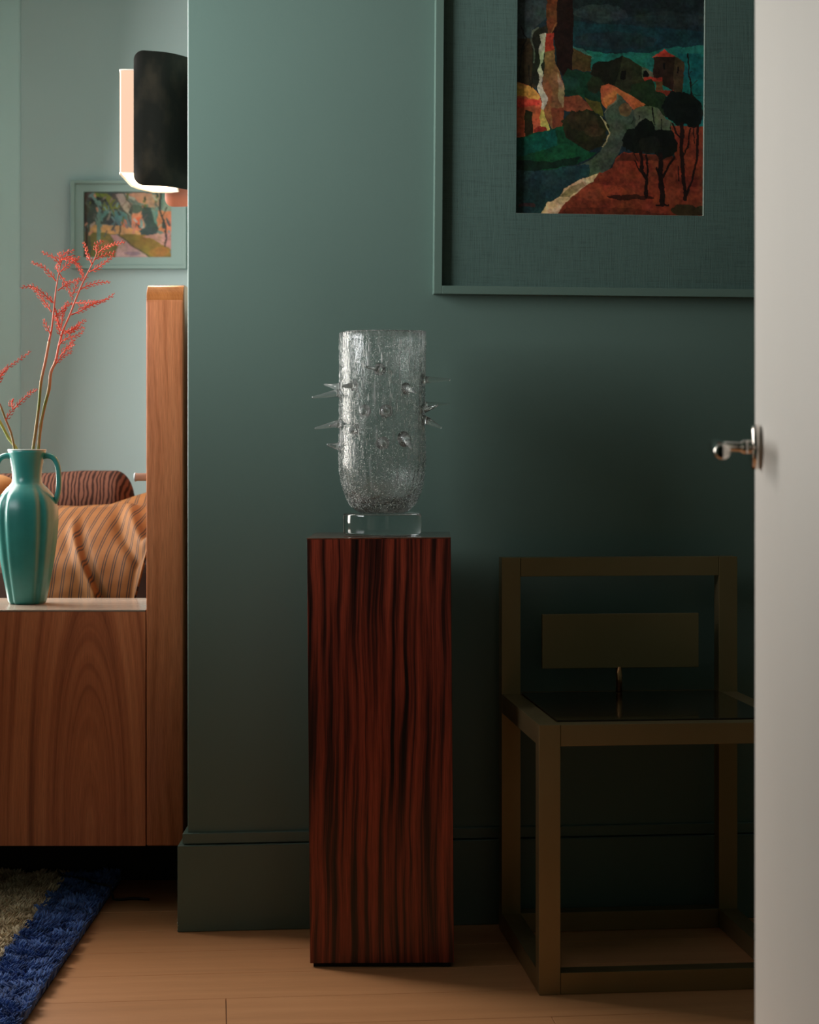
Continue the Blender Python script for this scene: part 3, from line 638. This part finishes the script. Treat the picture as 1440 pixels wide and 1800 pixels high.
def spread(a, b):
    # a across (left to right), b from the near hem up and over
    x = 10+a*330; yn = 1075
    ytop = 893-a*6; yn -= min(110, max(0, a-.665)*1250)
    if b < .68:
        q = b/.68; y = yn+(ytop-yn)*(q**.95); D = 4.372+.10*q+.33*q**2.6; xx = x+22*q+44*q**3
    else:
        q = (b-.68)/.32; y = ytop-4*q-110*max(0, a-.34)*q; D = 4.80+.41*q; xx = x+66+8*q
    p = P(xx, y, D)
    # soft diagonal folds
    def ridge(u0, v0, u1, v1, wd, h_):
        vx, vy = u1-u0, v1-v0; l_ = math.hypot(vx, vy); dd_ = ((a-u0)*vy-(b-v0)*vx)/l_; tt = ((a-u0)*vx+(b-v0)*vy)/l_/l_
        return h_*math.exp(-(dd_/wd)**2)*max(0, min(1, 4*tt))*max(0, min(1, 4*(1.15-tt)))
    r = ridge(.20, .62, .50, .02, .022, .020)-ridge(.24, .62, .54, .02, .02, .013)+ridge(.42, .74, .74, .30, .03, .022)-ridge(.40, .66, .72, .24, .03, .014)
    r += .007*mnoise.noise(Vector((a*4, b*5, 1)))+.004*mnoise.noise(Vector((a*9, b*9, 7)))
    p.y -= r; p.z += r*.6
    return p
so = P(150, 1060, 4.5); so.z = .52
o = sheet('bedspread', spread, 110, 70, M_str, so, (330/16.9, 1))
tag(o, 'ochre cotton bedspread with thin paired black stripes heaped behind the ledge', 'bedspread')
# brown bolster
t = NT('brown_plush'); wv = t.a('ShaderNodeTexWave'); wv.inputs['Scale'].default_value = 28; wv.inputs['Distortion'].default_value = 7; wv.inputs['Detail'].default_value = 2; wv.inputs['Detail Scale'].default_value = 1.2
t.l(t.coord((1, .3, .5)), wv.inputs['Vector'])
M_bol = t.set(Base_Color=t.ramp(wv.outputs['Fac'], [(.2, (.016, .006, .004)), (.7, (.085, .035, .022))]), Roughness=.85, Specular_IOR_Level=.1)
Yb = 5.35; rb = .105
bm = bmesh.new(); c0 = P(60, 838, Yb); c1 = P(182, 826, Yb)
a = Vector((c0.x-.3, Yb, c0.z-rb+.0)); b = Vector((c1.x+.03, Yb, c1.z-rb))
ax = (b-a).normalized(); prf = [(0, .6), (.02, .85), (.05, 1)]; L_ = (b-a).length
pts = []; rad = []
for q in np.linspace(0, 1, 20): pts.append(a.lerp(b, q)); rad.append(rb*(1+.015*math.sin(q*17)))
for q in np.linspace(.15, 1, 10): pts.append(b+ax*.055*math.sin(q*math.pi/2)); rad.append(rb*max(.02, math.cos(q*math.pi/2)**.7))
add_tube(bm, pts, rad, 40); finish(bm, True)
tag(obj('bolster', bm, M_bol, None, ((a.x+b.x)/2, Yb, a.z-rb)), 'brown ribbed plush bolster lying behind the striped bedspread', 'cushion')
# ochre cushion peeping out left of the turquoise vase
bm = bmesh.new(); bmesh.ops.create_uvsphere(bm, u_segments=32, v_segments=20, radius=1)
cc_ = P(-50, 875, 5.0)
for v_ in bm.verts:
    x, y, z = v_.co; f = lambda q: math.copysign(abs(q)**.6, q)
    v_.co = Vector((cc_.x+f(x)*.12, 5.0+y*.07, cc_.z+f(z)*.064))
finish(bm, True)
t = NT('ochre_velvet'); M_och = t.set(Base_Color=t.ramp(t.noise(t.coord(), 30, 3), [(.3, (.2, .085, .015)), (.7, (.26, .12, .03))]), Roughness=.8)
tag(obj('cushion', bm, M_och, None, (cc_.x, 5.0, cc_.z-.064)), 'ochre cushion peeking out behind the handle of the turquoise vase', 'cushion')

# ---------------- turquoise vase ----------------
t = NT('turquoise_glaze'); n_ = t.noise(t.coord(), 14, 4)
M_tur = t.set(Base_Color=t.ramp(n_, [(.3, (.018, .20, .185)), (.7, (.033, .27, .245))]), Roughness=.32, Coat_Weight=.25, Coat_Roughness=.25, Specular_IOR_Level=.5)
VY = 4.19; sv = F/VY; vc = P(47.5, 1063, VY+.0); vc.z = zt+.0005
tv = thing('turquoise_vase', 'turquoise ceramic amphora vase with two handles standing on the walnut ledge', 'vase', vc)
pf = [(1062.5, 31), (1058, 33), (1040, 36.5), (1015, 41.5), (985, 46.5), (950, 51), (920, 53.2), (900, 53), (885, 50.5), (872, 45), (862, 37), (855, 30), (850, 26), (840, 25.2), (825, 26.5), (810, 29), (799, 32), (794, 33.2)]
out = [((r)/sv, (1063-y)/sv) for y, r in pf]
out += [(31.5/sv, (1063-792.5)/sv), (29/sv, (1063-794)/sv), (26/sv, (1063-812)/sv), (22.5/sv, (1063-835)/sv), (22/sv, (1063-850)/sv), (.004, (1063-858)/sv)]
def lobes(a, z):
    k = max(0, min(1, (.26-z)/.04))
    q = 1
    for ph in (-.9, -2.25, .35, 1.6, 2.8):
        d_ = (a-ph+math.pi) % (2*math.pi)-math.pi
        q += k*(-.075*math.exp(-((d_)/.10)**2)+.028*math.exp(-((d_-.22)/.12)**2)+.028*math.exp(-((d_+.22)/.12)**2))
    return q
bm = bmesh.new(); add_lathe(bm, out, (0, 0, 0), 120, lobes); finish(bm, True); obj('body', bm, M_tur, tv, local=True)
t = NT('pale_glaze'); M_rimg = t.set(Base_Color=(.42, .5, .46), Roughness=.35)
bm = bmesh.new(); N_ = 40; rr_ = 32.4/sv; rv_ = [[bm.verts.new(((rr_+.0016*math.cos(b))*math.cos(a), (rr_+.0016*math.cos(b))*math.sin(a), (1063-793.3)/sv+.0014*math.sin(b))) for b in np.linspace(0, 2*math.pi, 9)[:-1]] for a in np.linspace(0, 2*math.pi, N_+1)[:-1]]
for i in range(N_):
    for k in range(8): bm.faces.new((rv_[i][k], rv_[(i+1) % N_][k], rv_[(i+1) % N_][(k+1) % 8], rv_[i][(k+1) % 8]))
finish(bm, True); o = obj('rim', bm, M_rimg, tv, local=True); o['label'] = 'pale worn glaze along the mouth'
for sgn in (-1, 1):
    pp = [(25, 806), (36, 803.5), (47, 808), (54, 822), (56, 842), (55.5, 862), (52, 878), (48, 886)]
    pts = smooth_path([Vector((sgn*x/sv, 0, (1063-y)/sv)) for x, y in pp], 4)
    bm = bmesh.new(); add_tube(bm, pts, [.0066-.0008*math.sin(i/len(pts)*3) for i in range(len(pts))], 14); finish(bm, True)
    obj('handle', bm, M_tur, tv, local=True)
# ---------------- flower stems ----------------
t = NT('coral_bracts'); M_red = t.set(Base_Color=t.ramp(t.noise(t.coord(), 120, 2), [(.3, (.36, .028, .014)), (.7, (.56, .075, .035))]), Roughness=.6, Specular_IOR_Level=.15)
t = NT('green_stem'); sp = t.a('ShaderNodeSeparateXYZ'); t.l(t.coord((1, 1, 1)), sp.inputs[0])
nst = t.ramp(t.noise(t.coord((1, 1, .5)), 22, 2), [(.42, (.13, .15, .025)), (.6, (.34, .13, .07))])
M_stem = t.set(Base_Color=nst, Roughness=.5, Specular_IOR_Level=.2)
t = NT('fresh_green_stem'); M_stem2 = t.set(Base_Color=t.ramp(t.noise(t.coord(), 20, 2), [(.3, (.2, .27, .04)), (.7, (.33, .33, .07))]), Roughness=.4)
t = NT('coral_stem'); M_rst = t.set(Base_Color=(.42, .09, .055), Roughness=.5, Specular_IOR_Level=.2)
ZS = 4.235
def fp(q, d=0): return P(q[0]/ZS, 400+q[1]/ZS, VY+d)
def bracts(bm, pts, r0, dens=1.0, size=.0125):
    pts = smooth_path(pts, 5); n = len(pts)
    add_tube(bm, pts, [r0*(1-.75*i/(n-1))+.0003 for i in range(n)], 6)
    L2 = [0]
    for a, b in zip(pts, pts[1:]): L2.append(L2[-1]+(b-a).length)
    tot = L2[-1]; cnt = max(3, int(tot/.0052*dens)); side = 1
    for k in range(cnt):
        s_ = tot*(.12+.85*k/cnt); i = max(j for j in range(n) if L2[j] <= s_); i = min(i, n-2)
        p = pts[i].lerp(pts[i+1], (s_-L2[i])/max(1e-9, L2[i+1]-L2[i])); tdir = (pts[i+1]-pts[i]).normalized()
        side = -side; perp = Vector((-tdir.z, 0, tdir.x))*side+Vector((0, random.uniform(-.9, .9), 0)); perp.normalize()
        ln = size*(1.05-.5*k/cnt)*random.uniform(.8, 1.2)
        q1 = p+(tdir*.6+perp*.85).normalized()*ln*.5; q2 = q1+(tdir*.95+perp*.12).normalized()*ln*.5
        add_tube(bm, [p, q1, q2], [.0007, .0012, .00015], 5)
def flower(label, stem, red_from, branches, m, r=.0033, loc=None, d=0):
    base = fp(stem[0], d); base.z = max(base.z-.03, zt+.19)
    th_ = thing('flower_stem', label, 'flower', base, group=None)
    N = len(stem); pts = [base]+[fp(q, d+.008*math.sin(i*1.3)) for i, q in enumerate(stem)]
    sp_ = smooth_path(pts, 4); kcut = (red_from+1)*4
    bm = bmesh.new(); add_tube(bm, sp_[:kcut+1], [r*(1-.3*i/len(sp_))*(1+.12*(i % 8 == 0)) for i in range(kcut+1)], 10); finish(bm, True); obj('stem', bm, m, th_)
    if kcut < len(sp_)-1:
        q_ = sp_[kcut:]; bm = bmesh.new(); add_tube(bm, q_, [r*.72*(1-.6*i/len(q_)) for i in range(len(q_))], 8); finish(bm, True); obj('flower_stalk', bm, M_rst, th_)
    for k, br in enumerate(branches):
        dd_ = random.uniform(-.05, .05)
        pp = [fp(q, d+dd_*i/(len(br)-1)) for i, q in enumerate(br)]
        bm = bmesh.new(); bracts(bm, pp, .0012); finish(bm, True); obj('bract_spray', bm, M_red, th_)
flower('left of the two tall coral flower stems rising from the turquoise vase', [(245, 1660), (270, 1480), (292, 1300), (305, 1150), (337, 1000), (365, 850), (385, 750), (400, 620), (412, 500), (430, 380), (452, 262)], 5,
 [[(400, 560), (330, 500), (250, 440), (150, 448)], [(385, 630), (320, 540), (250, 450), (215, 435)], [(418, 400), (360, 330), (300, 280), (230, 262)], [(450, 280), (400, 220), (350, 200), (305, 180)],
  [(455, 260), (480, 190), (560, 170)], [(450, 330), (510, 270), (600, 215)], [(440, 340), (490, 420), (530, 500), (545, 545)], [(430, 470), (520, 410), (660, 370)], [(405, 665), (440, 635), (520, 570), (550, 570)],
  [(455, 240), (540, 240), (600, 300), (628, 372)], [(455, 240), (520, 215), (570, 270), (615, 370)], [(378, 800), (350, 740), (318, 682)], [(452, 262), (440, 200), (445, 180)], [(430, 330), (425, 300), (420, 270)], [(410, 600), (430, 690), (455, 750)], [(385, 560), (372, 540), (370, 510)]], M_stem)
flower('right and taller of the two tall coral flower stems in the turquoise vase', [(285, 1660), (302, 1480), (332, 1330), (365, 1200), (378, 1080), (412, 1000), (440, 870), (472, 760), (520, 650), (562, 540), (622, 400), (662, 320), (702, 240), (722, 185)], 5,
 [[(435, 880), (485, 830), (560, 810), (628, 768)], [(480, 790), (560, 740), (640, 682)], [(490, 770), (570, 755), (635, 740)], [(480, 790), (440, 740), (420, 680), (402, 645)], [(530, 650), (600, 620), (700, 570), (800, 530), (855, 488)],
  [(560, 560), (640, 560), (720, 545)], [(600, 600), (660, 580), (710, 560), (790, 540)], [(600, 460), (660, 430), (740, 410), (825, 405)], [(540, 500), (565, 440), (585, 370)], [(460, 720), (470, 620), (505, 545)], [(412, 1020), (460, 965), (545, 920)],
  [(445, 960), (500, 900), (560, 870)], [(480, 915), (530, 860), (555, 830)], [(665, 330), (740, 290), (830, 220), (850, 190)], [(685, 270), (650, 200), (625, 105)], [(700, 240), (760, 210), (865, 180)], [(720, 190), (720, 130), (770, 95)], [(735, 185), (800, 140), (935, 105)],
  [(470, 760), (520, 790), (570, 740), (600, 700)], [(455, 820), (440, 770), (430, 730)]], M_stem, r=.0036)
flower('orange-brown flower stem bending to the left out of the turquoise vase', [(108, 1660), (82, 1530), (42, 1430), (0, 1320), (-60, 1230)], 3,
 [[(100, 1355), (160, 1290), (230, 1230), (285, 1205)], [(95, 1352), (85, 1300), (100, 1272)], [(42, 1435), (70, 1390), (102, 1352)], [(-40, 1200), (0, 1120), (50, 1050), (120, 1000), (235, 920)], [(-30, 1180), (10, 1090), (60, 1040)]], M_stem, r=.0026, d=-.012)
flower('thick green flower stem at the far left of the turquoise vase mouth', [(125, 1655), (66, 1570), (2, 1450), (-50, 1370), (-90, 1250)], 4,
 [[(-60, 1380), (-90, 1330), (-140, 1300)], [(-80, 1300), (-110, 1230), (-170, 1180)]], M_stem2, r=.0036, d=.012)

# ---------------- wall sconce ----------------
t = NT('black_shield'); n_ = t.noise(t.coord((1, 1, .6)), 26, 4)
M_shield = t.set(Base_Color=t.ramp(n_, [(.5, (.009, .008, .006)), (.75, (.028, .021, .014))]), Roughness=.7, Specular_IOR_Level=.2)
t = NT('glow_pink_shield'); M_pink = t.set(Base_Color=(.24, .085, .05), Metallic=0, Roughness=.5)  # pink tone carries the lamp glow on the shield's inner face
t = NT('lit_shade'); t.set(Base_Color=(.42, .27, .2), Roughness=.8, Emission_Color=(1, .60, .38), Emission_Strength=.5); M_shade = t.m
t = NT('lit_shade_inside'); t.set(Base_Color=(.9, .85, .75), Roughness=.7, Emission_Color=(1, .82, .62), Emission_Strength=1.3); M_shin = t.m
t = NT('bulb_glow'); t.set(Base_Color=(1, 1, 1), Emission_Color=(1, .8, .55), Emission_Strength=7); M_bulb = t.m
lamp = thing('wall_sconce', 'wall lamp with black curved shield and glowing peach shade in the bedroom', 'lamp', (EX, 4.42, 1.60))
zsb, zst = 1.576, 1.804
plan = [(-.645, 4.31), (-.6475, 4.50), (-.638, 4.545), (-.612, 4.602), (-.600, 4.607), (-.569, 4.607), (-.548, 4.59), (-.535, 4.45), (-.535, 4.30), (-.56, 4.285), (-.6395, 4.286), (-.6428, 4.290)]
def offset_in(pl, d_):
    cx = sum(p[0] for p in pl)/len(pl); cy = sum(p[1] for p in pl)/len(pl); return [(cx+(x-cx)*(1-d_/.056), cy+(y-cy)*(1-d_/.16)) for x, y in pl]
inn = offset_in(plan, .0035)
bm = bmesh.new()
def wallstrip(bm, A_, B_, z0, z1, zi=0):
    n = len(A_); r = [[bm.verts.new((x, y, z)) for x, y in pl] for pl, z in ((A_, z0), (A_, z1))]
    for i in range(n): bm.faces.new((r[0][i], r[0][(i+1) % n], r[1][(i+1) % n], r[1][i]))
wallstrip(bm, plan, None, zsb, zst); finish(bm); o = obj('shade', bm, M_shade, lamp); md = o.modifiers.new('t', 'SOLIDIFY'); md.thickness = .0015; md.offset = -1
bm = bmesh.new(); wallstrip(bm, offset_in(plan, .004), None, zsb+.001, zst-.001); finish(bm); obj('shade_lining', bm, M_shin, o)
bm = bmesh.new(); 
M_rim = paint('rim_white', (.62, .55, .47)); bm.free()
for pl_, z_ in ((plan, zsb), (plan, zst)):
    bm = bmesh.new(); add_tube(bm, [Vector((x, y, z_)) for x, y in pl_]+[Vector((*pl_[0], z_))], .0016, 6); finish(bm, True); obj('shade_rim', bm, M_rim, o)
bm = bmesh.new(); bmesh.ops.create_uvsphere(bm, u_segments=24, v_segments=16, radius=.026, matrix=Matrix.Translation((-.59, 4.44, 1.68))); finish(bm, True)
obj('bulb', bm, M_bulb, lamp)
bl = bpy.data.lights.new('bulb_light', 'POINT'); bl.energy = 1.0; bl.color = (1, .62, .36); bl.shadow_soft_size = .03
bo = bpy.data.objects.new('bulb_light', bl); C.objects.link(bo); bo.location = Vector((-.59, 4.44, 1.60))-Vector(lamp.location); bo.parent = lamp
def shield(name, path, z0, z1, rad, m):
    """bent metal sheet following path in plan, with rounded corners on its free (left) edge"""
    pts = smooth_path([Vector((x, y, 0)) for x, y in path], 8); L2 = [0]
    for a, b in zip(pts, pts[1:]): L2.append(L2[-1]+(b-a).length)
    extra = [rad*(1-math.cos(math.pi/2*i/10)) for i in range(11)]
    ss = sorted(set([round(v, 5) for v in L2+extra])); bm = bmesh.new(); cols = []
    for s_ in ss:
        i = min(max(j for j in range(len(L2)) if L2[j] <= s_+1e-6), len(pts)-2)
        p = pts[i].lerp(pts[i+1], min(1, (s_-L2[i])/max(1e-9, L2[i+1]-L2[i])))
        ins = 0 if s_ >= rad else rad-math.sqrt(max(0, rad*rad-(rad-s_)**2))
        cols.append([bm.verts.new((p.x, p.y, z0+ins+(z1-z0-2*ins)*k/4)) for k in range(5)])
    for a, b in zip(cols, cols[1:]):
        for k in range(4): bm.faces.new((a[k], b[k], b[k+1], a[k+1]))
    finish(bm, True); o = obj(name, bm, m, lamp); md = o.modifiers.new('t', 'SOLIDIFY'); md.thickness = .003; md.offset = 0; return o
zs0 = P(0, 325, 4.2).z; zs1 = P(0, 88, 4.2).z
shield('front_shield', [(P(235, 0, 4.2).x, 4.2), (-.575, 4.205), (-.53, 4.225), (-.495, 4.27), (-.472, 4.32)], zs0, zs1, .022, M_shield)
o = shield('rear_shield', [(P(290, 0, 4.64).x, 4.64), (-.55, 4.642), (-.51, 4.63), (-.47, 4.60)], 1.546, 1.86, .02, M_pink); o['label'] = 'copper rear shield with the pink lamp glow painted into its colour'
bm = box((EX-.03, 4.34, 1.60), (EX-.0005, 4.5, 1.80), .004); obj('back_plate', bm, M_shield, lamp)
bm = bmesh.new(); add_tube(bm, [(EX-.03, 4.42, 1.71), (-.59, 4.42, 1.71), (-.59, 4.44, 1.70)], .006, 10); add_tube(bm, [(EX-.03, 4.36, 1.7), (-.477, 4.318, 1.7)], .005, 8); add_tube(bm, [(EX-.03, 4.48, 1.7), (-.475, 4.601, 1.7)], .005, 8); finish(bm, True); obj('arm', bm, M_shield, lamp)

# ---------------- rug ----------------
RX = -.640; BX = -.757; rx0 = -1.15; ry0 = 3.0; ry1 = 4.31
t = NT('rug_backing'); M_back = t.set(Base_Color=(.02, .025, .05), Roughness=.95)
rug = thing('rug', 'shaggy beige rug with a deep blue border on the plank floor', 'rug', (RX-.2, 3.9, .001))
obj('backing', box((rx0, ry0, .0012), (RX-.004, ry1, .010)), M_back, rug)
def pile(name, x0, x1, colors, seed, sp=.0056, yend=ry1):
    r = np.random.default_rng(seed); xs_ = np.arange(x0, x1, sp); ys_ = np.arange(ry0, yend, sp)
    gx, gy = np.meshgrid(xs_, ys_); n = gx.size; gx = gx.ravel()+r.uniform(-.5, .5, n)*sp; gy = gy.ravel()+r.uniform(-.5, .5, n)*sp
    # tufts lean in clumps
    ang = np.array([mnoise.noise(Vector((x*22, y*22, seed))) for x, y in zip(gx, gy)])*6+r.uniform(-.6, .6, n)
    hgt_ = np.array([mnoise.noise(Vector((x*32, y*32, seed+5))) for x, y in zip(gx, gy)])
    hh = .020+.009*hgt_+r.uniform(-.002, .003, n); ln = .007+.004*r.random(n); rad = .0024+.0008*r.random(n)
    cols = np.array(colors); ci = np.clip((hgt_+.5+r.uniform(-.25, .25, n))*len(colors), 0, len(colors)-1).astype(int); cc = cols[ci]*(1+r.uniform(-.12, .12, n))[:, None]
    V = np.zeros((n, 3, 4, 3)); ca, sa = np.cos(ang), np.sin(ang)
    for k, (q, rr_) in enumerate(((0, .8), (.6, 1.15), (1.0, .45))):
        bx_ = gx+ca*ln*q**1.7; by_ = gy+sa*ln*q**1.7; bz = .006+hh*math.sin(q*1.45)
        for m_ in range(4):
            a_ = m_*math.pi/2+.4; V[:, k, m_, 0] = bx_+np.cos(a_)*rad*rr_; V[:, k, m_, 1] = by_+np.sin(a_)*rad*rr_; V[:, k, m_, 2] = bz+(.0008 if m_ % 2 else 0)
    loc = np.array(rug.location); co = (V-loc).reshape(-1, 3); base = (np.arange(n)*12)[:, None, None]; fs = []
    for k in range(2):
        for m_ in range(4): fs.append([k*4+m_, k*4+(m_+1) % 4, (k+1)*4+(m_+1) % 4, (k+1)*4+m_])
    fs.append([8, 9, 10, 11]); f = (base+np.array(fs)[None]).reshape(-1, 4)
    me = bpy.data.meshes.new(name); me.vertices.add(len(co)); me.vertices.foreach_set('co', co.reshape(-1).astype(np.float32))
    me.loops.add(len(f)*4); me.loops.foreach_set('vertex_index', f.reshape(-1).astype(np.int32)); me.polygons.add(len(f))
    me.polygons.foreach_set('loop_start', np.arange(0, len(f)*4, 4, dtype=np.int32)); me.polygons.foreach_set('loop_total', np.full(len(f), 4, np.int32))
    me.polygons.foreach_set('use_smooth', np.ones(len(f), bool)); me.update(calc_edges=True)
    at_ = me.color_attributes.new('paint', 'FLOAT_COLOR', 'POINT'); c4 = np.ones((n, 12, 4)); c4[:, :, :3] = cc[:, None, :]
    at_.data.foreach_set('color', c4.reshape(-1).astype(np.float32))
    o = bpy.data.objects.new(name, me); C.objects.link(o); me.materials.append(M_wool); o.parent = rug; o['kind'] = 'stuff'; return o
t = NT('wool'); at = t.a('ShaderNodeAttribute'); at.attribute_name = 'paint'; M_wool = t.set(Base_Color=at.outputs['Color'], Roughness=.9, Sheen_Weight=.1)
pile('blue_pile', BX, RX, [(.02, .055, .20), (.045, .11, .36), (.09, .19, .52)], 5)['label'] = 'deep blue wool border'  # palest blue on the tall tufts paints in the pile's highlights
pile('beige_pile', rx0, BX, [(.48, .36, .22), (.68, .54, .35), (.8, .67, .46)], 9)['label'] = 'beige wool centre'
# black cable under the bed
bm = bmesh.new(); pts = smooth_path([P(102, 1545, 4.28)+Vector((0, 0, .0)), P(112, 1566, 4.22), P(140, 1560, 4.2), P(170, 1572, 4.15), P(205, 1580, 4.12), P(235, 1578, 4.13), P(262, 1583, 4.12)], 6)
for p in pts: p.z = max(.031 if p.x < RX+.005 else .0036, .0036)
add_tube(bm, pts, .0028, 8); finish(bm, True)
tag(obj('cable', bm, M_cable, None, (pts[10].x, pts[10].y, .0036)), 'black cable lying on the floor under the bed beside the rug', 'cable')
